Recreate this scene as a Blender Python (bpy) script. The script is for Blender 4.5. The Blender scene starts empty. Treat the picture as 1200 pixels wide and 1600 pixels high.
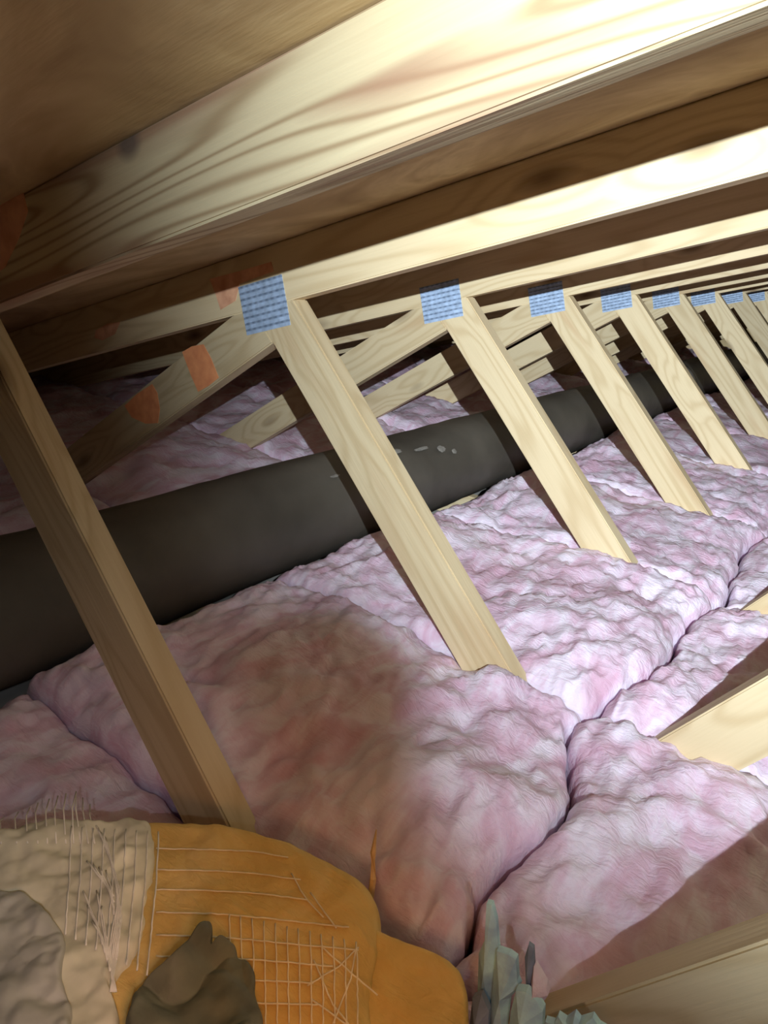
import bpy, bmesh, math, random
from mathutils import Vector, Matrix, noise
C = bpy.context.scene
LINK = C.collection.objects.link
random.seed(4)

# ------------------------------------------------------------------ camera, light, exposure
ZC = 0.93                                    # height of the camera above the ceiling board
F = 1200.0                                   # focal length in pixels of the 1200 x 1600 frame
def _n(v): return v.normalized()
AX = _n(Vector((900, -347, 1200.0)))         # along the row of trusses, in camera space
AH = Vector((-.816, -.277, .507)); AH = _n(AH - AX * AX.dot(AH))   # level, towards the eave
AU = AX.cross(AH)                            # up
ROT = Matrix((AX, AH, AU))                   # camera space -> world
def ray(px, py): return ROT @ Vector(((px - 600) / F, (py - 800) / F, 1.0))
CAM = Vector((0, 0, ZC))
def on_x(px, py, x): d = ray(px, py); return CAM + d * (x / d.x)
def on_z(px, py, z): d = ray(px, py); return CAM + d * ((z - ZC) / d.z)

cd = bpy.data.cameras.new('camera'); cam = bpy.data.objects.new('camera', cd); LINK(cam)
cd.sensor_fit = 'VERTICAL'; cd.sensor_height = 36; cd.lens = 36 * F / 1600
cd.clip_start = .01
M3 = Matrix((ROT @ Vector((1, 0, 0)), ROT @ Vector((0, -1, 0)), ROT @ Vector((0, 0, -1)))).transposed()
cam.matrix_world = Matrix.Translation(CAM) @ M3.to_4x4()
C.camera = cam

w = bpy.data.worlds.new('world'); C.world = w; w.use_nodes = True
w.node_tree.nodes['Background'].inputs[0].default_value = (.9, .62, .42, 1)
w.node_tree.nodes['Background'].inputs[1].default_value = .003

def spot(name, loc, aim, power, size, blend, col, rad, linear=False):
    l = bpy.data.lights.new(name, 'SPOT'); o = bpy.data.objects.new(name, l); LINK(o)
    l.energy = power; l.spot_size = math.radians(size); l.spot_blend = blend; l.color = col; l.shadow_soft_size = rad
    o.location = loc; o.rotation_euler = (Vector(aim) - Vector(loc)).to_track_quat('-Z', 'Y').to_euler()
    if linear:
        l.use_nodes = True; nt = l.node_tree; e = nt.nodes['Emission']
        f = nt.nodes.new('ShaderNodeLightFalloff'); f.inputs['Strength'].default_value = 1
        nt.links.new(f.outputs['Linear'], e.inputs['Strength'])
    return o
# the torch held beside the camera, close under the rafters
LP = Vector((-.20, -.245, ZC + .184))
spot('torch_light', LP, on_x(1310, 400, 2.3), 155, 90, 1.0, (.84, .96, 1.03), .004, linear=True)
# added warm fill low in front of the camera
def point(name, loc, power, col, rad):
    l = bpy.data.lights.new(name, 'POINT'); o = bpy.data.objects.new(name, l); LINK(o)
    l.energy = power; l.color = col; l.shadow_soft_size = rad; o.location = loc; return o
spot('sheet_fill', LP + Vector((0, .001, .001)), on_x(30, 1480, .4), 9.0, 62, 1.0, (.86, .92, 1.0), .006)  # extra spot added at the torch to brighten the pale facing sheet
spot('warm_fill', (.08, .06, ZC - .26), (.36, .32, ZC - .60), 2.6, 76, 1.0, (1.0, .43, .16), .04)  # added fill with no lamp there, warms the yellow batt

C.view_settings.view_transform = 'Standard'; C.view_settings.look = 'None'
C.view_settings.gamma = 1; C.view_settings.exposure = 0.0; C.view_settings.use_curve_mapping = False

# ------------------------------------------------------------------ materials
def new_mat(name, rough=.8, spec=.2):
    m = bpy.data.materials.new(name); m.use_nodes = True; nt = m.node_tree
    b = nt.nodes['Principled BSDF']; b.inputs['Roughness'].default_value = rough
    b.inputs['Specular IOR Level'].default_value = spec
    return m, nt, b
def N(nt, t, **k):
    n = nt.nodes.new('ShaderNode' + t)
    for a, v in k.items():
        if a in n.inputs: n.inputs[a].default_value = v
        else: setattr(n, a, v)
    return n
def math_(nt, op, a, b=None):
    n = nt.nodes.new('ShaderNodeMath'); n.operation = op
    for i, v in enumerate((a, b)):
        if v is None: continue
        if isinstance(v, (int, float)): n.inputs[i].default_value = v
        else: nt.links.new(v, n.inputs[i])
    return n.outputs[0]
def ramp(nt, fac, stops):
    r = nt.nodes.new('ShaderNodeValToRGB'); nt.links.new(fac, r.inputs[0])
    e = r.color_ramp.elements
    e[0].position, e[0].color = stops[0][0], (*stops[0][1], 1)
    e[1].position, e[1].color = stops[-1][0], (*stops[-1][1], 1)
    for p, c in stops[1:-1]: x = e.new(p); x.color = (*c, 1)
    return r.outputs[0]
def mix(nt, fac, a, b, mode='MIX'):
    n = nt.nodes.new('ShaderNodeMix'); n.data_type = 'RGBA'; n.blend_type = mode
    for s, v in ((0, fac), (6, a), (7, b)):
        if isinstance(v, (int, float)): n.inputs[s].default_value = v
        elif isinstance(v, tuple): n.inputs[s].default_value = (*v, 1)
        else: nt.links.new(v, n.inputs[s])
    return n.outputs[2]

def wood(name, pale, late, streak, bands=12.0, along=.9, across=9.0, amount=.55, streak_at=.60, power=2.6, knot_at=None):
    m, nt, b = new_mat(name, .62, .25); L = nt.links.new
    tc = N(nt, 'TexCoord'); oi = N(nt, 'ObjectInfo')
    off = N(nt, 'VectorMath', operation='SCALE'); off.inputs[0].default_value = (13.1, 7.7, 5.3); L(oi.outputs['Random'], off.inputs['Scale'])
    add = N(nt, 'VectorMath', operation='ADD'); L(tc.outputs['Object'], add.inputs[0]); L(off.outputs[0], add.inputs[1])
    mp = N(nt, 'Mapping'); mp.inputs['Scale'].default_value = (along, across, across * .8); L(add.outputs[0], mp.inputs[0])
    f = N(nt, 'TexNoise', Scale=1.0, Detail=1.6, Roughness=.45, Distortion=.25); L(mp.outputs[0], f.inputs['Vector'])
    vk = N(nt, 'TexVoronoi', Scale=1.0); mk = N(nt, 'Mapping'); mk.inputs['Scale'].default_value = (3.2, 9, 9)
    L(add.outputs[0], mk.inputs[0]); L(mk.outputs[0], vk.inputs['Vector'])
    knot = math_(nt, 'SUBTRACT', 1.0, math_(nt, 'MULTIPLY', vk.outputs['Distance'], 5.5))
    knot = math_(nt, 'MAXIMUM', knot, 0.0)
    knot2 = math_(nt, 'MAXIMUM', math_(nt, 'SUBTRACT', 1.0, math_(nt, 'MULTIPLY', vk.outputs['Distance'], 2.0)), 0.0)
    fld = math_(nt, 'ADD', f.outputs['Fac'], math_(nt, 'MULTIPLY', knot2, .0 if knot_at else .22))
    s = math_(nt, 'SINE', math_(nt, 'MULTIPLY', fld, bands * 6.283))
    line = math_(nt, 'POWER', math_(nt, 'MULTIPLY', math_(nt, 'ADD', s, 1.0), .5), power)
    fine = N(nt, 'TexNoise', Scale=1.0, Detail=3.0); mf = N(nt, 'Mapping'); mf.inputs['Scale'].default_value = (9, 260, 260)
    L(add.outputs[0], mf.inputs[0]); L(mf.outputs[0], fine.inputs['Vector'])
    col = mix(nt, math_(nt, 'MULTIPLY', line, amount), pale, late)
    big = N(nt, 'TexNoise', Scale=1.0, Detail=2.0); mb = N(nt, 'Mapping'); mb.inputs['Scale'].default_value = (2.2, 16, 16); mb.inputs['Location'].default_value = (4, 2, 9)
    L(add.outputs[0], mb.inputs[0]); L(mb.outputs[0], big.inputs['Vector'])
    st = N(nt, 'MapRange'); st.inputs[1].default_value = streak_at - .04; st.inputs[2].default_value = streak_at + .08; L(big.outputs['Fac'], st.inputs[0])
    col = mix(nt, math_(nt, 'MULTIPLY', st.outputs[0], .8), col, streak)
    col = mix(nt, math_(nt, 'MULTIPLY', fine.outputs['Fac'], .25), col, late)
    if not knot_at: col = mix(nt, knot, col, (.17, .095, .05))
    if knot_at:                               # one grey knot on this board
        y, z = (lambda p: (p.y, p.z))(on_x(*knot_at)); o = (1.0, ZC + .178 - .333 + .053); c_, s_ = .9488, -.3159
        u, v = (y - o[0]) * c_ + (z - o[1]) * s_, (y - o[0]) * -s_ + (z - o[1]) * c_
        dv = N(nt, 'VectorMath', operation='SUBTRACT'); L(tc.outputs['Object'], dv.inputs[0]); dv.inputs[1].default_value = (u, v, 0)
        sv = N(nt, 'VectorMath', operation='MULTIPLY'); L(dv.outputs[0], sv.inputs[0]); sv.inputs[1].default_value = (55, 70, 1)
        ln = N(nt, 'VectorMath', operation='LENGTH'); L(sv.outputs[0], ln.inputs[0])
        kk = math_(nt, 'MAXIMUM', math_(nt, 'SUBTRACT', 1.25, ln.outputs['Value']), 0.0)
        col = mix(nt, math_(nt, 'MINIMUM', kk, .75), col, (.16, .13, .12))
    hs = N(nt, 'HueSaturation'); L(col, hs.inputs['Color'])
    L(math_(nt, 'ADD', .86, math_(nt, 'MULTIPLY', oi.outputs['Random'], .24)), hs.inputs['Value'])
    L(hs.outputs[0], b.inputs['Base Color'])
    bp = N(nt, 'Bump', Strength=.25, Distance=.002); L(fine.outputs['Fac'], bp.inputs['Height']); L(bp.outputs[0], b.inputs['Normal'])
    return m
PINE = wood('pine', (.76, .62, .40), (.52, .37, .19), (.60, .42, .24), amount=.45, streak_at=.64)
PINE_BOLD = wood('pine_cathedral', (.80, .68, .44), (.36, .23, .12), (.45, .26, .17), bands=26.0, along=.8, across=7.0, amount=.75, streak_at=.57, power=4.0, knot_at=(200, 225, .512))

def fibre(name, cols, bump_d=.012, streak=(6, 6, 6)):
    m, nt, b = new_mat(name, .95, .05); L = nt.links.new
    tc = N(nt, 'TexCoord')
    mp = N(nt, 'Mapping'); mp.inputs['Scale'].default_value = streak; mp.inputs['Rotation'].default_value = (0, 0, .5); L(tc.outputs['Object'], mp.inputs[0])
    a = N(nt, 'TexNoise', Scale=1.0, Detail=4.0, Roughness=.55, Distortion=1.2); L(mp.outputs[0], a.inputs['Vector'])
    c = ramp(nt, a.outputs['Fac'], cols)
    f = N(nt, 'TexNoise', Scale=55.0, Detail=5.0, Roughness=.7, Distortion=1.5); L(tc.outputs['Object'], f.inputs['Vector'])
    m2 = N(nt, 'Mapping'); m2.inputs['Scale'].default_value = (60, 18, 40); m2.inputs['Rotation'].default_value = (0, .2, .7); L(tc.outputs['Object'], m2.inputs[0])
    g = N(nt, 'TexNoise', Scale=1.0, Detail=3.0, Distortion=2.0); L(m2.outputs[0], g.inputs['Vector'])
    col = mix(nt, math_(nt, 'MULTIPLY', f.outputs['Fac'], .22), c, cols[-1][1])
    L(col, b.inputs['Base Color'])
    b.inputs['Subsurface Weight'].default_value = .35; b.inputs['Subsurface Radius'].default_value = (1, .7, .8); b.inputs['Subsurface Scale'].default_value = .02
    h = math_(nt, 'ADD', math_(nt, 'MULTIPLY', f.outputs['Fac'], .5), g.outputs['Fac'])
    bp = N(nt, 'Bump', Strength=.55, Distance=bump_d); L(h, bp.inputs['Height']); L(bp.outputs[0], b.inputs['Normal'])
    return m
PINK = fibre('pink_fiberglass', [(.34, (.69, .42, .55)), (.46, (.76, .55, .69)), (.60, (.85, .74, .87))], .006, (7, 15, 11))
YELLOW = fibre('yellow_fiberglass', [(.30, (.60, .36, .10)), (.50, (.76, .50, .17)), (.68, (.84, .60, .26))], .006, (9, 9, 9))

def plain(name, col, rough=.8, spec=.2, metal=0, var=.25, scale=8, bump=0, bscale=40):
    m, nt, b = new_mat(name, rough, spec); L = nt.links.new
    b.inputs['Metallic'].default_value = metal
    tc = N(nt, 'TexCoord'); a = N(nt, 'TexNoise', Scale=scale, Detail=4.0); L(tc.outputs['Object'], a.inputs['Vector'])
    lo = tuple(c * (1 - var) for c in col); hi = tuple(min(1, c * (1 + var)) for c in col)
    L(ramp(nt, a.outputs['Fac'], [(.3, lo), (.7, hi)]), b.inputs['Base Color'])
    if bump:
        f = N(nt, 'TexNoise', Scale=bscale, Detail=3.0); L(tc.outputs['Object'], f.inputs['Vector'])
        bp = N(nt, 'Bump', Strength=.6, Distance=bump); L(f.outputs['Fac'], bp.inputs['Height']); L(bp.outputs[0], b.inputs['Normal'])
    return m
STEEL = plain('galvanised_steel', (.42, .54, .74), .42, .5, .1, .25, 60, .001, 300)
def slots(m):                                  # rows of punched teeth slots in the plates
    nt = m.node_tree; b = nt.nodes['Principled BSDF']; L = nt.links.new
    old = b.inputs['Base Color'].links[0].from_socket
    tc = N(nt, 'TexCoord'); sp = N(nt, 'SeparateXYZ'); L(tc.outputs['Object'], sp.inputs[0])
    s1 = math_(nt, 'SINE', math_(nt, 'MULTIPLY', sp.outputs['Y'], 6.283 * 91)); s2 = math_(nt, 'SINE', math_(nt, 'MULTIPLY', sp.outputs['X'], 6.283 * 70))
    k = math_(nt, 'MULTIPLY', math_(nt, 'MAXIMUM', s1, 0.0), math_(nt, 'ADD', .75, math_(nt, 'MULTIPLY', s2, .25)))
    L(mix(nt, math_(nt, 'MULTIPLY', k, .8), old, (.10, .14, .22)), b.inputs['Base Color'])
slots(STEEL)
DUCT = plain('dark_duct_skin', (.085, .075, .062), .55, .35, 0, .3, 5, .004, 14)
TAPE = plain('duct_tape_band', (.10, .09, .08), .5, .4, 0, .3, 20)
SCUFF = plain('pale_scuff', (.25, .235, .21), .7, .2, 0, .3, 60)
BOARD = plain('ceiling_board', (.55, .52, .48), .9)
FACING = plain('pale_facing', (.70, .66, .52), .55, .3, 0, .28, 14, .006, 22)
GREYFILM = plain('grey_film', (.45, .44, .40), .5, .35, 0, .3, 18, .004, 30)
SCRAP = plain('olive_grey_paper', (.15, .15, .11), .6, .3, 0, .35, 22, .003, 60)
FOIL = plain('blue_grey_foil', (.48, .74, 1.0), .45, .5, 0, .3, 40, .002, 90)
FOILDARK = plain('dark_foil', (.24, .29, .38), .5, .4, 0, .3, 40)
THREAD = plain('glass_thread', (.86, .74, .55), .5, .3, 0, .15, 60)
THREADW = plain('white_thread', (.85, .80, .72), .5, .3, 0, .15, 60)
ORANGE = plain('orange_painted_glow', (1.0, .36, .16), .7, .2, 0, .15, 50)
SALMON = plain('salmon_painted_glow', (.98, .44, .27), .7, .2, 0, .3, 30)
STRAW = plain('splinter_wood', (.72, .50, .28), .7, .2, 0, .2, 60)

def deck_mat():
    m, nt, b = new_mat('plywood', .75, .2); L = nt.links.new
    tc = N(nt, 'TexCoord'); mp = N(nt, 'Mapping'); mp.inputs['Scale'].default_value = (3.2, 1.3, 2); mp.inputs['Rotation'].default_value = (0, 0, .35); L(tc.outputs['Object'], mp.inputs[0])
    a = N(nt, 'TexNoise', Scale=1.6, Detail=4.0, Roughness=.55, Distortion=1.6); L(mp.outputs[0], a.inputs['Vector'])
    c = ramp(nt, a.outputs['Fac'], [(.32, (.40, .27, .14)), (.47, (.60, .43, .23)), (.60, (.78, .60, .34)), (.72, (.52, .36, .19))])
    f = N(nt, 'TexNoise', Scale=1.0, Detail=3.0); mf = N(nt, 'Mapping'); mf.inputs['Scale'].default_value = (90, 6, 50); mf.inputs['Rotation'].default_value = (0, 0, .1); L(tc.outputs['Object'], mf.inputs[0]); L(mf.outputs[0], f.inputs['Vector'])
    c = mix(nt, math_(nt, 'MULTIPLY', f.outputs['Fac'], .25), c, (.45, .28, .13))
    v = N(nt, 'TexVoronoi', Scale=4.5); mv = N(nt, 'Mapping'); mv.inputs['Scale'].default_value = (1.6, .6, 1); L(tc.outputs['Object'], mv.inputs[0]); L(mv.outputs[0], v.inputs['Vector'])
    k = math_(nt, 'MAXIMUM', math_(nt, 'SUBTRACT', 1.0, math_(nt, 'MULTIPLY', v.outputs['Distance'], 9.0)), 0.0)
    c = mix(nt, k, c, (.24, .13, .06))
    L(c, b.inputs['Base Color'])
    bp = N(nt, 'Bump', Strength=.4, Distance=.003); L(f.outputs['Fac'], bp.inputs['Height']); L(bp.outputs[0], b.inputs['Normal'])
    return m
DECK = deck_mat()

# ------------------------------------------------------------------ helpers
def link(name, bm, mat, parent=None, mw=None, smooth=False):
    me = bpy.data.meshes.new(name); bmesh.ops.recalc_face_normals(bm, faces=bm.faces); bm.to_mesh(me); bm.free()
    for p in me.polygons: p.use_smooth = smooth
    o = bpy.data.objects.new(name, me); LINK(o); me.materials.append(mat)
    if mw is not None: o.matrix_world = mw
    if parent: 
        o.parent = parent; o.matrix_parent_inverse = parent.matrix_basis.inverted()
    return o
def tag(o, label, cat=None, group=None, kind=None):
    if label: o['label'] = label
    if cat: o['category'] = cat
    if group: o['group'] = group
    if kind: o['kind'] = kind
    return o
def empty(name, loc):
    o = bpy.data.objects.new(name, None); LINK(o); o.location = loc; o.empty_display_size = .1; return o
def prism(pts, x0, x1):
    """polygon in the (y, z) plane pushed from x0 to x1"""
    bm = bmesh.new()
    a = [bm.verts.new((x0, *p)) for p in pts]; b = [bm.verts.new((x1, *p)) for p in pts]
    bm.faces.new(a); bm.faces.new(b[::-1]); n = len(pts)
    for i in range(n): bm.faces.new((a[i], a[(i + 1) % n], b[(i + 1) % n], b[i]))
    return bm
def member(name, pts, x0, x1, axis, origin, mat, parent, bev=.0025):
    """a board cut to the outline pts; its own x axis runs along the grain"""
    bm = prism(pts, x0, x1)
    bmesh.ops.bevel(bm, geom=bm.edges[:], offset=bev, segments=2, affect='EDGES')
    d = Vector((0, *axis)).normalized(); nx = Vector((1, 0, 0)); v = nx.cross(d)
    mw = Matrix.Translation(Vector((x0, *origin))) @ Matrix((d, v, nx)).transposed().to_4x4()
    bm.transform(mw.inverted())
    return link(name, bm, mat, parent, mw)

# roof lines in the (y, z) plane ------------------------------------
PEAK_Y = -.56
TP = math.tan(math.radians(18.4))
def zbot(y): return ZC + .178 - .333 * (y if y > PEAK_Y else 2 * PEAK_Y - y)      # underside of the top chords
CH = .106                                                                          # chord depth measured vertically
SP = .61; TH = .038
X0 = 1.043                                                                         # near face of the second truss
XS = [X0 - .87 * SP - SP, X0 - .87 * SP] + [X0 + i * SP for i in range(0, 11)]

# ------------------------------------------------------------------ the hand torch, just out of the frame
tor = bpy.data.objects.new('torch', None); LINK(tor); tor.location = LP
tor['label'] = 'small dark hand torch held beside the camera, just out of the frame'; tor['category'] = 'torch'
AIM = (on_x(1150, 620, 2.3) - LP).normalized()
def torch_part(name, bm, mat):
    bmesh.ops.recalc_face_normals(bm, faces=bm.faces)
    me = bpy.data.meshes.new(name); bm.to_mesh(me); bm.free(); o = bpy.data.objects.new(name, me); LINK(o); me.materials.append(mat)
    o.parent = tor; o.matrix_parent_inverse = Matrix.Translation(-LP); return o
qa = AIM.orthogonal().normalized(); qb = AIM.cross(qa)
bm = bmesh.new(); rings = []
for d, rr in ((-.012, .002), (-.012, .017), (-.02, .018), (-.04, .018), (-.05, .013), (-.13, .013), (-.135, .010)):
    rings.append([bm.verts.new(LP + AIM * d + (qa * math.cos(.2618 * k) + qb * math.sin(.2618 * k)) * rr) for k in range(24)])
for r0, r1 in zip(rings, rings[1:]):
    for k in range(24): bm.faces.new((r0[k], r0[(k + 1) % 24], r1[(k + 1) % 24], r1[k]))
bm.faces.new(rings[0]); bm.faces.new(rings[-1])
torch_part('torch_body', bm, DUCT)
# unseen blocker added in the beam, shaped to shade the insulation at the left
bm = bmesh.new()
sil = [(325, 1000), (420, 950), (545, 935), (590, 975), (655, 1015), (662, 1120), (655, 1250), (700, 1385), (735, 1450), (745, 1700), (255, 1700), (252, 1290), (390, 1230), (385, 1150), (352, 1080)]
fr = [bm.verts.new(LP + (on_z(a, b, ZC - .62) - LP) * .085) for a, b in sil]
bk = [bm.verts.new(v.co + (LP - v.co).normalized() * .0015) for v in fr]
bm.faces.new(fr); bm.faces.new(bk[::-1])
for i in range(len(fr)): bm.faces.new((fr[i], fr[(i + 1) % len(fr)], bk[(i + 1) % len(fr)], bk[i]))
torch_part('beam_blocker', bm, DUCT)

# ------------------------------------------------------------------ structure
def slab_yz(pts, x0, x1, name, mat):
    o = link(name, prism(pts, x0, x1), mat); o['kind'] = 'structure'; return o
XA, XB = -1.3, XS[-1] + .6
EAVE = 3.15
zt = lambda y: zbot(y) + CH + .0005
slab_yz([(PEAK_Y, zt(PEAK_Y)), (EAVE, zt(EAVE)), (EAVE, zt(EAVE) + .013), (PEAK_Y, zt(PEAK_Y) + .013)], XA, XB, 'ceiling', DECK)
slab_yz([(PEAK_Y, zt(PEAK_Y)), (2 * PEAK_Y - EAVE, zt(EAVE)), (2 * PEAK_Y - EAVE, zt(EAVE) + .013), (PEAK_Y, zt(PEAK_Y) + .013)], XA, XB, 'ceiling', DECK)
slab_yz([(2 * PEAK_Y - EAVE, -.013), (EAVE, -.013), (EAVE, 0), (2 * PEAK_Y - EAVE, 0)], XA, XB, 'floor', BOARD)
slab_yz([(2 * PEAK_Y - EAVE, 0), (EAVE, 0), (EAVE, .15), (PEAK_Y, zt(PEAK_Y)), (2 * PEAK_Y - EAVE, .15)], XB, XB + .02, 'wall_far', DECK)

# ------------------------------------------------------------------ trusses
def band(p, ang, hw):
    d = Vector((math.cos(ang), math.sin(ang))); n = Vector((-d.y, d.x)); p = Vector(p); return p, d, n, hw
def hit(p, d, q, e):
    """intersection of p+t d with q+s e"""
    den = d.x * e.y - d.y * e.x; t = ((q.x - p.x) * e.y - (q.y - p.y) * e.x) / den; return p + d * t
JW = (.28, ZC - .857)
R = math.radians
ED = Vector((1, -.333)); EP = Vector((0, ZC + .178))           # chord underside
BT = ZC - .842                                                 # top of the bottom chord
def web_outline(p, ang, hw, top_line, bot_line):
    p, d, n, hw = band(p, ang, hw); out = []
    a, b = p + n * hw, p - n * hw
    return [tuple(hit(a, d, *top_line)), tuple(hit(b, d, *top_line)), tuple(hit(b, d, *bot_line)), tuple(hit(a, d, *bot_line))]
FLOORL = (Vector((0, BT)), Vector((1, 0)))
CHORDL = (EP, ED)
W1A, W2A, W3A = R(-135), R(-35.5), R(124.5)
def plate_mesh(L, Hh, rows):
    bm = bmesh.new(); nu, nv = 24, rows * 4
    vs = []
    for j in range(nv + 1):
        r = []
        for i in range(nu + 1):
            ph = (j / nv * rows) % 1.0; z = .0012 + .0016 * max(0, math.sin(ph * 6.283)) * (1 if 0 < i < nu else 0)
            r.append(bm.verts.new((L * (i / nu - .5), Hh * (j / nv - .5), z)))
        vs.append(r)
    for j in range(nv):
        for i in range(nu): bm.faces.new((vs[j][i], vs[j][i + 1], vs[j + 1][i + 1], vs[j + 1][i]))
    g = bmesh.ops.extrude_face_region(bm, geom=bm.faces[:])
    for v in g['geom']:
        if isinstance(v, bmesh.types.BMVert): v.co.z = -.0004
    return bm
def plate(cy, cz, ang, L, Hh, xf, parent, rows=8):
    d = Vector((0, math.cos(ang), math.sin(ang))); nx = Vector((-1, 0, 0)); v = nx.cross(d)
    mw = Matrix.Translation((xf, cy, cz)) @ Matrix((d, v, nx)).transposed().to_4x4()
    return link('nail_plate', plate_mesh(L, Hh, rows), STEEL, parent, mw)
def truss(i, x, label):
    t = empty('roof_truss', (x + TH / 2, PEAK_Y, 0)); tag(t, label, 'roof truss', 'roof trusses in the attic')
    x1 = x + TH; c = Vector((0, 0))
    m = PINE_BOLD if i == 1 else PINE
    member('top_chord', [(PEAK_Y, zbot(PEAK_Y)), (EAVE - .3, zbot(EAVE - .3)), (EAVE - .3, zbot(EAVE - .3) + CH), (PEAK_Y, zbot(PEAK_Y) + CH)], x, x1, (1, -.333), (1.0, zbot(1.0) + CH / 2), m, t)
    my = lambda y: 2 * PEAK_Y - y
    member('top_chord', [(PEAK_Y, zbot(PEAK_Y)), (my(EAVE - .3), zbot(EAVE - .3)), (my(EAVE - .3), zbot(EAVE - .3) + CH), (PEAK_Y, zbot(PEAK_Y) + CH)], x, x1, (1, .333), (my(1.0), zbot(1.0) + CH / 2), PINE, t)
    member('bottom_chord', [(my(EAVE - .25), .001), (EAVE - .25, .001), (EAVE - .25, BT), (my(EAVE - .25), BT)], x, x1, (1, 0), (0, BT / 2), PINE, t)
    # steep web down to the bottom joint
    w1 = web_outline((.946 + (.092 if i == 1 else 0), ZC - .192), W1A + (.02 if i == 1 else 0), .0445, CHORDL, FLOORL)
    member('web', w1, x, x1, (math.cos(W1A), math.sin(W1A)), (.68, ZC - .45), PINE, t)
    # long web rising from the joint to the ridge
    p, d, n, hw = band((JW[0] - .03, JW[1]), W3A, .0445)
    if i == 1: p = p + n * .032
    a, b = p + n * hw, p - n * hw
    a1, b1 = hit(a, d, EP, ED), hit(b, d, EP, ED)
    # lower end meets the steep web on its right edge
    q = Vector(w1[0]) if w1[0][0] < w1[1][0] else Vector(w1[1])
    dd = Vector((math.cos(W1A), math.sin(W1A)))
    def low(s):
        h1 = hit(s, d, q, dd); h2 = hit(s, d, *FLOORL); return h1 if h1.y > h2.y else h2
    w3 = [tuple(low(a)), tuple(low(b)), tuple(b1), tuple(a1)]
    member('web', w3, x, x1, (math.cos(W3A), math.sin(W3A)), (.0, ZC - .45), PINE, t)
    # shallow web running down towards the eave
    p, d, n, hw = band((1.275, ZC - .372), W2A, .0445)
    a, b = p + n * hw, p - n * hw
    q2 = Vector(w1[1]) if w1[0][0] < w1[1][0] else Vector(w1[0])
    lo2 = hit(b, d, q2, dd); up2 = hit(a, d, EP, ED)
    crn = hit(EP, ED, q2, dd)
    w2 = [tuple(up2), tuple(crn), tuple(lo2), tuple(hit(b, d, *FLOORL)), tuple(hit(a, d, *FLOORL))]
    if up2.x < crn.x: w2 = w2[1:]; w2[0] = tuple(crn)
    member('web', w2, x, x1, (math.cos(W2A), math.sin(W2A)), (1.3, ZC - .39), PINE, t)
    # mirrored webs beyond the ridge
    for pts, an in ((w1, W1A), (w3, W3A)):
        member('web', [(my(y), z) for y, z in pts], x, x1, (-math.cos(an), math.sin(an)), (my(.4), ZC - .45), PINE, t)
    ca = math.atan(-.333)
    plate(1.008, ZC - .155, ca, .112, .088, x, t)
    plate(JW[0] + .0, BT - .008, 0, .15, .1, x, t)
    return t
names = ['nearest the camera, out of the frame on this side', 'nearest in view, with the broad boldly grained rafter across the top',
 'second into view, with the large ridged steel plate', 'third into view, standing just beyond the truss with orange marks',
 'fourth into view, its steep post ending beside the bright pink batts', 'fifth into view, its post showing a dark knot near the foot',
 'sixth into view, first of the close pair of posts at the right', 'seventh into view, second of the close pair of posts at the right',
 'eighth into view, its post cut by the right edge of the photo', 'ninth into view, in the far row by the right edge',
 'tenth into view, far back near the gable', 'eleventh into view, far back near the gable', 'farthest from the camera, next to the gable wall']
T = []
for i, x in enumerate(XS):
    T.append(truss(i, x, 'pine roof truss ' + names[i]))

# orange patches on the truss with the big plate, warm glow painted in
def mark(pix, x, parent, mat=ORANGE):
    pts = [on_x(px, py, x) for px, py in pix]
    o = link('painted_glow', prism([(p.y, p.z) for p in pts], x - .0008, x + .0003), mat, parent)
    o['label'] = 'orange patch of painted glow'
mem = [c for c in T[2].children]
chord0 = [c for c in mem if c.name.startswith('top_chord')][0]
webs0 = [c for c in mem if c.name.startswith('web')]
mark([(285, 550), (300, 541), (318, 538), (330, 560), (342, 590), (326, 603), (310, 612), (298, 585)], X0, webs0[2])
mark([(195, 634), (215, 615), (238, 600), (246, 614), (250, 640), (247, 661), (228, 662), (206, 652)], X0, webs0[2])
mark([(328, 436), (380, 422), (424, 409), (428, 424), (375, 443), (368, 470), (345, 484), (338, 462)], X0, chord0, SALMON)
mark([(150, 516), (168, 506), (188, 503), (180, 522), (160, 532), (148, 528)], X0, chord0, SALMON)
chordm = [c for c in T[1].children if c.name.startswith('top_chord')][0]
mark([(-60, 330), (0, 300), (34, 290), (44, 330), (30, 372), (8, 418), (-30, 445), (-60, 440)], XS[1], chordm, SALMON)

# ------------------------------------------------------------------ duct
def tube(path, rad, seg=8, rad_fn=None):
    bm = bmesh.new(); rings = []
    for i, p in enumerate(path):
        p = Vector(p); d = (Vector(path[min(i + 1, len(path) - 1)]) - Vector(path[max(i - 1, 0)])).normalized()
        a = d.orthogonal() if abs(d.z) > .95 else d.cross(Vector((0, 0, 1))); a.normalize(); b = d.cross(a)
        r = rad_fn(i) if rad_fn else rad
        rings.append([bm.verts.new(p + (a * math.cos(6.28318 * k / seg) + b * math.sin(6.28318 * k / seg)) * r) for k in range(seg)])
    for r0, r1 in zip(rings, rings[1:]):
        for k in range(seg): bm.faces.new((r0[k], r0[(k + 1) % seg], r1[(k + 1) % seg], r1[k]))
    bm.faces.new(rings[0]); bm.faces.new(rings[-1][::-1]); return bm
DY, DZ, DR = 1.085, ZC - .632, .118
duct = empty('air_duct', (3.0, DY, DZ - DR)); tag(duct, 'long dark brown round air duct running behind the truss posts', 'duct')
bm = bmesh.new(); rings = []; nx_, seg = 190, 48; xa, xb = -.9, XB - .02
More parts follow.
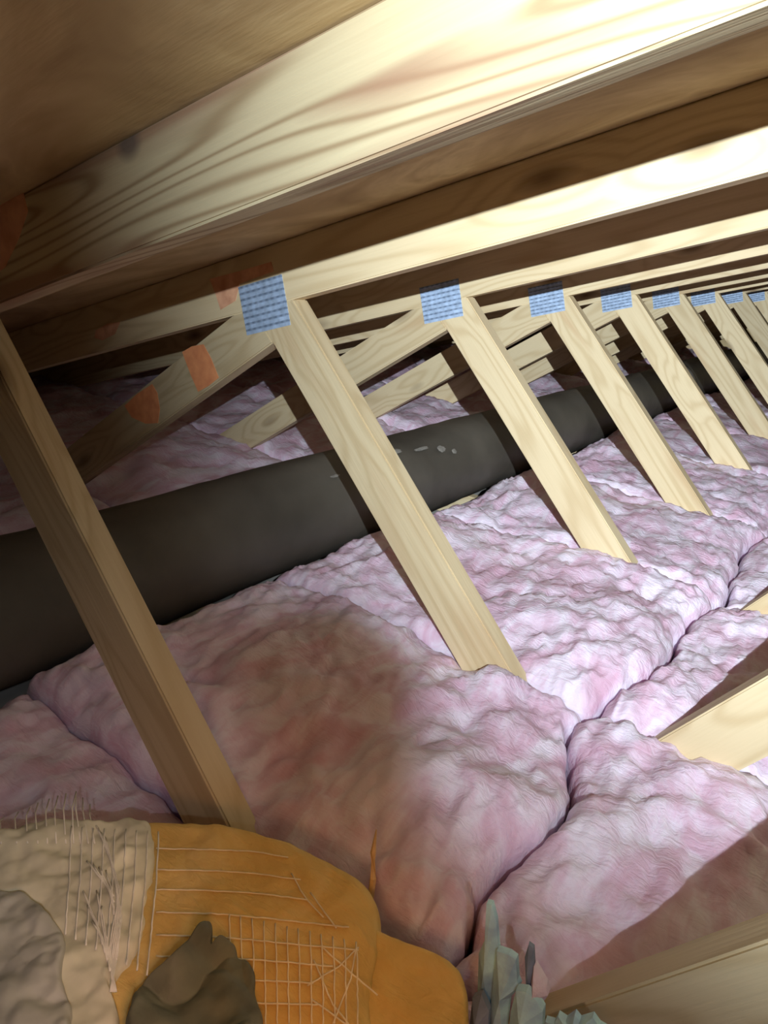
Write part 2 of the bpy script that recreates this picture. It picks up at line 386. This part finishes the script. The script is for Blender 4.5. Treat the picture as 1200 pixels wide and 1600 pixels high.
for i in range(nx_ + 1):
    x = xa + (xb - xa) * i / nx_; rg = []
    for k in range(seg):
        a = 6.28318 * k / seg
        r = DR + .006 * noise.noise(Vector((x * 3, math.cos(a) * 1.3, math.sin(a) * 1.3))) + .0025 * noise.noise(Vector((x * 14, math.cos(a) * 4, math.sin(a) * 4)))
        rg.append(bm.verts.new((x, DY + r * math.cos(a), DZ + r * math.sin(a))))
    rings.append(rg)
for r0, r1 in zip(rings, rings[1:]):
    for k in range(seg): bm.faces.new((r0[k], r0[(k + 1) % seg], r1[(k + 1) % seg], r1[k]))
bm.faces.new(rings[0]); bm.faces.new(rings[-1][::-1])
link('duct_skin', bm, DUCT, duct, smooth=True)
for x in (4.2,):
    bm = bmesh.new(); rr = []
    for j, (dx, dr) in enumerate(((-.03, -.004), (-.03, .0075), (.03, .0075), (.03, -.004))):
        rr.append([bm.verts.new((x + dx + .004 * math.sin(3 * k), DY + (DR + dr) * math.cos(6.28318 * k / seg), DZ + (DR + dr) * math.sin(6.28318 * k / seg))) for k in range(seg)])
    for q in range(4):
        for k in range(seg): bm.faces.new((rr[q][k], rr[q][(k + 1) % seg], rr[(q + 1) % 4][(k + 1) % seg], rr[(q + 1) % 4][k]))
    link('tape_band', bm, TAPE, duct, smooth=True)

# pale scuffs on the top of the duct skin
for k, (x, a0, sx, sa) in enumerate(((1.56, 118, .035, 5), (1.66, 124, .05, 4), (1.74, 132, .028, 7), (1.79, 140, .018, 5), (1.30, 126, .03, 2.5))):
    bm = bmesh.new(); c = bm.verts.new((x, DY + (DR + .0065) * math.cos(R(a0)), DZ + (DR + .0065) * math.sin(R(a0)))); vs = []
    for q in range(18):
        an = q * math.tau / 18; rr = .55 + .45 * abs(noise.noise(Vector((math.cos(an) * 2, math.sin(an) * 2, k))))
        aa = R(a0 + sa * rr * math.sin(an)); vs.append(bm.verts.new((x + sx * rr * math.cos(an), DY + (DR + .0048) * math.cos(aa), DZ + (DR + .0048) * math.sin(aa))))
    for q in range(18): bm.faces.new((c, vs[q], vs[(q + 1) % 18]))
    o = link('scuff_mark', bm, SCUFF, duct, smooth=True); o['label'] = 'pale scuff on the duct'

# ------------------------------------------------------------------ pink batts
def fbm(x, y, s, sc, o=3):
    return noise.fractal(Vector((x * sc + s * 3.7, y * sc - s * 1.9, s * 5.1)), .9, 2.1, o)
LUMPS = []                                    # (x, y, radius, height): folds and swellings seen in the photo
def lump(px, py, r, h, z=-.64): p = on_z(px, py, ZC + z); LUMPS.append((p.x, p.y, r, h))
lump(470, 1060, .15, .03); lump(600, 1200, .12, .02); lump(930, 1290, .13, .035); lump(800, 1250, .07, .02)
lump(775, 1085, .05, .035, -.69); lump(800, 1110, .045, .02); lump(700, 1180, .07, .02); lump(950, 990, .20, .04); lump(1020, 1080, .12, .02)
lump(1120, 1240, .09, .02); lump(700, 830, .14, .015); lump(880, 780, .12, .015); lump(1000, 880, .12, .015)
def hgt(x, y, s):
    z = ZC - .668
    for lx, ly, r, h in LUMPS:
        d2 = ((x - lx) ** 2 + (y - ly) ** 2) / (r * r)
        if d2 < 6: z += h * math.exp(-d2 * 1.3)
    z += .026 * fbm(x, y, 1.0, 3.0, 2) + .016 * fbm(x + .1 * noise.noise(Vector((x * 9, y * 9, 2))), y, 2.0, 8.0, 2)
    r = 1 - abs(fbm(x * .8 + y * .5, y * 1.5 - x * .5, 3.0, 13.0, 3)) * 2.2      # ridged folds
    z += .009 * r
    z += .0035 * fbm(x, y, 6.0, 42.0, 3)
    return z
def batt(x0, x1, y0, y1, seed, label, step=.009, zb=None, drop=0, seamx=.84, seamy=(.72, 0), seam=0, group='pink insulation batts over the ceiling'):
    zb = BT if zb is None else zb
    nx, ny = max(12, int((x1 - x0) / step)), max(12, int((y1 - y0) / step))
    u = lambda i, n: .5 - .5 * math.cos(math.pi * (i / n)) if False else i / n
    bm = bmesh.new(); top = []; bot = []
    def ed(t): 
        # denser samples near both borders
        return t - .11 * math.sin(2 * math.pi * t) / (1.0)
    for j in range(ny + 1):
        rt = []; rb = []
        for i in range(nx + 1):
            s, t = ed(i / nx), ed(j / ny)
            a, b = abs(2 * s - 1), abs(2 * t - 1)
            pass
            far = seamy[0] if t < .5 else seamy[1]
            pa = seamx + (1 - seamx) * max(0, 1 - a ** 9) ** .5; pb = far + (1 - far) * max(0, 1 - b ** 11) ** .42
            prof = pa * pb
            wob = .010
            ex = wob * fbm(y0 + t, seed, 9.0, 6.0, 3) * a ** 3; ex = -math.copysign(abs(ex), s - .5); ey = 1.5 * wob * fbm(x0 + s, seed, 11.0, 7.0, 3) * b ** 3; ey = -math.copysign(abs(ey), t - .5)
            x = x0 + (x1 - x0) * s + ex; y = y0 + (y1 - y0) * t + ey
            if seam:
                y += .07 * fbm(x, 0, 70.0, 3.2, 3) * ((1 - t) if seam == 1 else t) ** 2
            z = zb + .012 + (hgt(x, y, seed) + drop - zb - .012) * (.0 + 1.0 * prof)
            # roll the border outwards so that it bulges
            rt.append(bm.verts.new((x, y, z))); rb.append(bm.verts.new((x, y, zb)) if (i in (0, nx) or j in (0, ny)) else None)
        top.append(rt); bot.append(rb)
    for j in range(ny):
        for i in range(nx): bm.faces.new((top[j][i], top[j][i + 1], top[j + 1][i + 1], top[j + 1][i]))
    loop = [(0, i) for i in range(nx)] + [(j, nx) for j in range(ny)] + [(ny, i) for i in range(nx, 0, -1)] + [(j, 0) for j in range(ny, 0, -1)]
    for k in range(len(loop)):
        a, b = loop[k], loop[(k + 1) % len(loop)]
        bm.faces.new((top[a[0]][a[1]], bot[a[0]][a[1]], bot[b[0]][b[1]], top[b[0]][b[1]]))
    bm.faces.new([bot[a[0]][a[1]] for a in loop])
    o = link('insulation_batt', bm, PINK, smooth=True)
    return tag(o, label, 'insulation batt', group)
bays = ['in the nearest bay, mostly under the yellow batt', 'between the nearest post and the post with orange marks', 'between the second and third posts',
        'between the third and fourth posts', 'between the fourth and fifth posts', 'between the fifth and sixth posts', 'between the close pair of posts', 'beyond the close pair of posts',
        'in the ninth bay by the right edge', 'in the tenth bay, far back', 'in the eleventh bay, far back', 'in the farthest bay by the gable']
for k in range(len(XS) - 1):
    xa_, xb_ = XS[k] + TH / 2, XS[k + 1] + TH / 2
    st = .0065 if k in (1, 2) else (.009 if k < 5 else .016)
    batt(xa_ + .001, xb_ - .001, .246, .997, k * 2 + 1, 'pink batt beside the duct, ' + bays[k], st, drop=-.03 if k == 0 else 0, seam=1)
    batt(xa_ + .001, xb_ - .001, -.42, .243, k * 2 + 2, 'pink batt on the right side, ' + bays[k], st, drop=-.03 if k == 0 else 0, seamy=(0, .72), seam=2)
    batt(xa_ + .001, xb_ - .001, 1.25, 2.88, k * 2 + 60, 'dim pink batt behind the duct, ' + bays[k], .016, drop=.0, seamy=(0, 0))

# ------------------------------------------------------------------ yellow batt in the foreground
def smooth_loop(pts, n=180):
    m = len(pts); out = []
    for k in range(n):
        t = k / n * m; i = int(t); f = t - i
        p0, p1, p2, p3 = (Vector(pts[(i + q - 1) % m]) for q in range(4))
        out.append(.5 * ((2 * p1) + (p2 - p0) * f + (2 * p0 - 5 * p1 + 4 * p2 - p3) * f * f + (3 * p1 - p0 - 3 * p2 + p3) * f ** 3))
    return out
YZ = ZC - .585
def ytop(x, y, s=0):
    return YZ + .012 * fbm(x, y, 21.0 + s, 4.0, 2) + .005 * fbm(x, y, 23.0 + s, 14.0, 3) + .0015 * fbm(x, y, 25, 60, 2)
def pad(pix, zt_, thick, mat, name, parent, p=6, n=180, rings=46, wob=.003, topf=None, center=None):
    """a soft-edged slab over an outline given on the height zt_"""
    pts = [on_z(a, b, zt_).xy for a, b in pix]; lp = smooth_loop(pts, n)
    c = Vector(center) if center else sum(lp, Vector((0, 0))) / n
    bm = bmesh.new(); prev = None; cv = bm.verts.new((c.x, c.y, topf(c.x, c.y)))
    for r in range(1, rings + 1):
        t = r / rings; t = 1 - (1 - t) ** 1.7
        ring = []
        for k, q in enumerate(lp):
            ww = 1 + wob * 8 * fbm(q.x * 3, q.y * 3, 31.0, 9.0, 3) * t ** 2
            v = c + (q - c) * t * ww; pr = max(0, 1 - t ** (p * 2.4)) ** .5
            z = zt_ - thick + (topf(v.x, v.y) - zt_ + thick) * pr
            ring.append(bm.verts.new((v.x, v.y, z)))
        if prev is None:
            for k in range(n): bm.faces.new((cv, ring[k], ring[(k + 1) % n]))
        else:
            for k in range(n): bm.faces.new((prev[k], ring[k], ring[(k + 1) % n], prev[(k + 1) % n]))
        prev = ring
    low = [bm.verts.new((v.co.x, v.co.y, zt_ - thick - .002)) for v in prev]
    for k in range(n): bm.faces.new((prev[k], low[k], low[(k + 1) % n], prev[(k + 1) % n]))
    bm.faces.new(low)
    return link(name, bm, mat, parent, smooth=True)
yb = empty('insulation_batt', (.3, .45, ZC - .70)); tag(yb, 'torn yellow insulation batt with white netting in the near left corner', 'insulation batt')
pad([(-260, 1330), (-120, 1300), (0, 1290), (120, 1276), (250, 1256), (340, 1262), (450, 1286), (550, 1336), (606, 1378), (610, 1440), (600, 1520), (590, 1640), (400, 1720), (100, 1760), (-260, 1700)],
    YZ, .070, YELLOW, 'batt_body', yb, topf=ytop)
pad([(560, 1430), (610, 1440), (680, 1463), (722, 1490), (740, 1530), (742, 1600), (730, 1700), (640, 1740), (540, 1700), (545, 1560)],
    YZ - .015, .060, YELLOW, 'folded_end', yb, topf=lambda x, y: ytop(x, y, 4) - .015, n=120, rings=30)
def crumple(x, y): return ytop(x, y) + .007 + .010 * abs(fbm(x, y, 40.0, 13.0, 3)) + .003 * fbm(x, y, 41, 50, 2)
fc = pad([(-200, 1320), (-60, 1302), (60, 1292), (140, 1284), (205, 1282), (236, 1300), (232, 1400), (214, 1500), (180, 1560), (190, 1640), (60, 1700), (-200, 1690)],
    YZ, .004, FACING, 'facing_sheet', yb, p=9, topf=crumple, rings=60, wob=.012)
fc['label'] = 'pale torn facing sheet'
gf = pad([(-120, 1400), (-20, 1385), (45, 1405), (80, 1440), (105, 1480), (100, 1540), (112, 1600), (90, 1680), (-120, 1680)],
    YZ + .010, .004, GREYFILM, 'film_patch', yb, p=9, topf=lambda x, y: crumple(x, y) + .006 + .012 * abs(fbm(x, y, 44, 9, 2)), rings=40, wob=.01)
gf['label'] = 'whitish grey crumpled film'
def onto(px, py, f, lift=.0012):
    z = YZ
    for _ in range(8): p = on_z(px, py, z); z = f(p.x, p.y) + lift
    return Vector((p.x, p.y, z))
def threads(name, lines, f, rad, mat, parent, lift=.0012):
    bm = bmesh.new()
    for ln in lines:
        pts = []
        for (a, b) in zip(ln, ln[1:]):
            k = max(2, int(math.hypot(b[0] - a[0], b[1] - a[1]) / 9))
            pts += [(a[0] + (b[0] - a[0]) * q / k, a[1] + (b[1] - a[1]) * q / k) for q in range(k)]
        pts.append(ln[-1])
        P = [onto(px + random.uniform(-.6, .6), py + random.uniform(-.6, .6), f, lift) for px, py in pts]
        t = tube(P, rad, 5); me = bpy.data.meshes.new('t'); t.to_mesh(me); t.free(); bm.from_mesh(me); bpy.data.meshes.remove(me)
    o = link(name, bm, mat, parent, smooth=True); o['kind'] = 'stuff'; return o
L1 = []
for y0, xe, dy in ((1326, 450, 14), (1359, 470, 16), (1390, 480, 16), (1425, 545, 24), (1461, 560, 24), (1494, 520, 16), (1530, 490, 6), (1566, 500, 4)):
    L1.append([(244, y0), (330, y0 + dy * .1), (400, y0 + dy * .35), (xe, y0 + dy)])
for x in range(358, 560, 18):
    L1.append([(x, 1428 + (x - 358) * .22), (x + 2, 1500), (x + 3, 1600)])
L1 += [[(455, 1365), (475, 1400), (505, 1434)], [(485, 1395), (525, 1450)], [(480, 1540), (530, 1510), (560, 1480)], [(490, 1500), (520, 1570), (545, 1600)],
       [(500, 1478), (560, 1530), (590, 1555)], [(485, 1560), (540, 1600)], [(520, 1600), (548, 1530), (556, 1480)]]
threads('netting', L1, ytop, .00075, THREAD, yb, .0015)
L2 = []
for k, x in enumerate(range(112, 250, 17)):
    L2.append([(x, 1292 + k), (x - 4, 1380), (x - 10 - k, 1460 + 8 * k)])
for k in range(5): L2.append([(130 + 7 * k, 1392 + 24 * (k % 3)), (150 + 5 * k, 1440 + 12 * k), (160 + 4 * k, 1475 + 14 * k)])
for k in range(6): L2.append([(150 + 3 * k, 1290 + 4 * k), (172 + 3 * k, 1340 + 10 * k), (190 - 2 * k, 1430), (184 - 3 * k, 1490), (172 + 2 * k, 1550)])
for k in range(4): L2.append([(135 + 10 * k, 1345 + 5 * k), (160 + 5 * k, 1375 + 6 * k), (178, 1400 + 10 * k)])
threads('netting', L2, crumple, .0008, THREADW, yb, .002)
# loose thread ends standing up above the far border
bm = bmesh.new()
for k, px in enumerate((2, 26, 43, 59, 74, 88, 103, 115, 126, 138, 148)):
    p = onto(px, 1318, crumple, .001); top = 1277 - 40 * math.sin(min(1, k / 8) * 1.57) + (k > 8) * 10 * (k - 8)
    q = on_x(px + random.uniform(-3, 3) + (3 if k < 8 else -10), top, p.x + .045); mid = (p + q) / 2 + Vector((0, .004, .008))
    t = tube([p, (p + mid) / 2 + Vector((0, 0, .002)), mid, q], .0007, 5); me = bpy.data.meshes.new('t'); t.to_mesh(me); t.free(); bm.from_mesh(me)
o = link('netting', bm, THREADW, yb, smooth=True); o['kind'] = 'stuff'; o['label'] = 'loose thread ends standing up'

# torn olive grey paper scrap lying on the yellow batt
def scrap_top(x, y):
    return ytop(x, y) + .010 + .045 * abs(fbm(x * 1.0 + y, y - x, 50.0, 8.0, 2)) + .006 * abs(fbm(x, y, 53, 30, 2))
sc = pad([(196, 1640), (204, 1580), (222, 1545), (262, 1528), (292, 1500), (312, 1475), (326, 1466), (332, 1474), (330, 1494), (346, 1478), (366, 1482), (374, 1500), (392, 1506), (402, 1540), (402, 1640), (300, 1690)],
    YZ + .012, .006, SCRAP, 'paper_scrap', None, p=10, topf=scrap_top, rings=60, wob=.01)
tag(sc, 'crumpled olive grey torn paper scrap lying on the yellow batt', 'paper scrap')

# jagged foil scrap between the yellow batt and the near board
fs = empty('foil_scrap', (.49, .15, ZC - .70)); tag(fs, 'jagged blue grey torn foil scrap beside the yellow batt at the bottom edge', 'foil scrap')
def blade(pix, x, thick, mat, name, lean=.0, label=None):
    pts = [on_x(a, b, x) for a, b in pix]; n = len(pts)
    c = sum(pts, Vector()) / n; bm = bmesh.new()
    fr = [bm.verts.new(p + Vector((lean * (p.z - c.z) * -1, 0, 0))) for p in pts]; bk = [bm.verts.new(v.co + Vector((thick, .001, 0))) for v in fr]
    r = bm.verts.new(c + Vector((-thick * 1.6, 0, 0)))
    for i in range(n):
        j = (i + 1) % n; bm.faces.new((fr[i], fr[j], r)); bm.faces.new((fr[j], fr[i], bk[i], bk[j]))
    bm.faces.new(bk); o = link(name, bm, mat, fs)
    if label: o['label'] = label
blade([(760, 1412), (768, 1414), (775, 1440), (778, 1478), (782, 1510), (776, 1545), (768, 1640), (738, 1640), (746, 1560), (748, 1490), (757, 1470)], .500, .006, FOIL, 'foil_strip')
blade([(776, 1486), (795, 1492), (806, 1500), (808, 1533), (812, 1542), (796, 1560), (786, 1640), (760, 1640), (770, 1540)], .492, .007, FOIL, 'foil_strip')
blade([(806, 1548), (822, 1550), (838, 1564), (848, 1580), (846, 1640), (792, 1640), (798, 1580)], .482, .008, FOIL, 'foil_strip')
blade([(820, 1496), (826, 1476), (834, 1482), (836, 1520), (832, 1560), (822, 1552)], .498, .004, FOILDARK, 'foil_strip', label='dark blue foil strip')
blade([(738, 1560), (752, 1554), (764, 1580), (760, 1640), (730, 1640)], .480, .006, FOILDARK, 'foil_strip')
blade([(848, 1640), (852, 1596), (866, 1600), (872, 1588), (884, 1596), (898, 1586), (906, 1596), (926, 1590), (936, 1604), (950, 1612), (955, 1650)], .478, .006, FOIL, 'foil_strip')
blade([(834, 1510), (842, 1524), (852, 1542), (856, 1556), (846, 1570), (832, 1560), (829, 1546)], .494, .008, PINK, 'fibre_tuft', label='small pink tuft')

# splinter standing in the pink insulation behind the yellow batt
p = on_x(583, 1372, .515); q = on_x(588, 1296, .535); mid = (p + q) / 2 + Vector((0, .002, 0))
bm = tube([p - Vector((0, 0, .03)), p, mid, q], .003, 6, rad_fn=lambda i: (.0034, .0034, .003, .0006)[i])
tag(link('wood_splinter', bm, STRAW), 'thin pale wood splinter standing up behind the yellow batt', 'splinter')
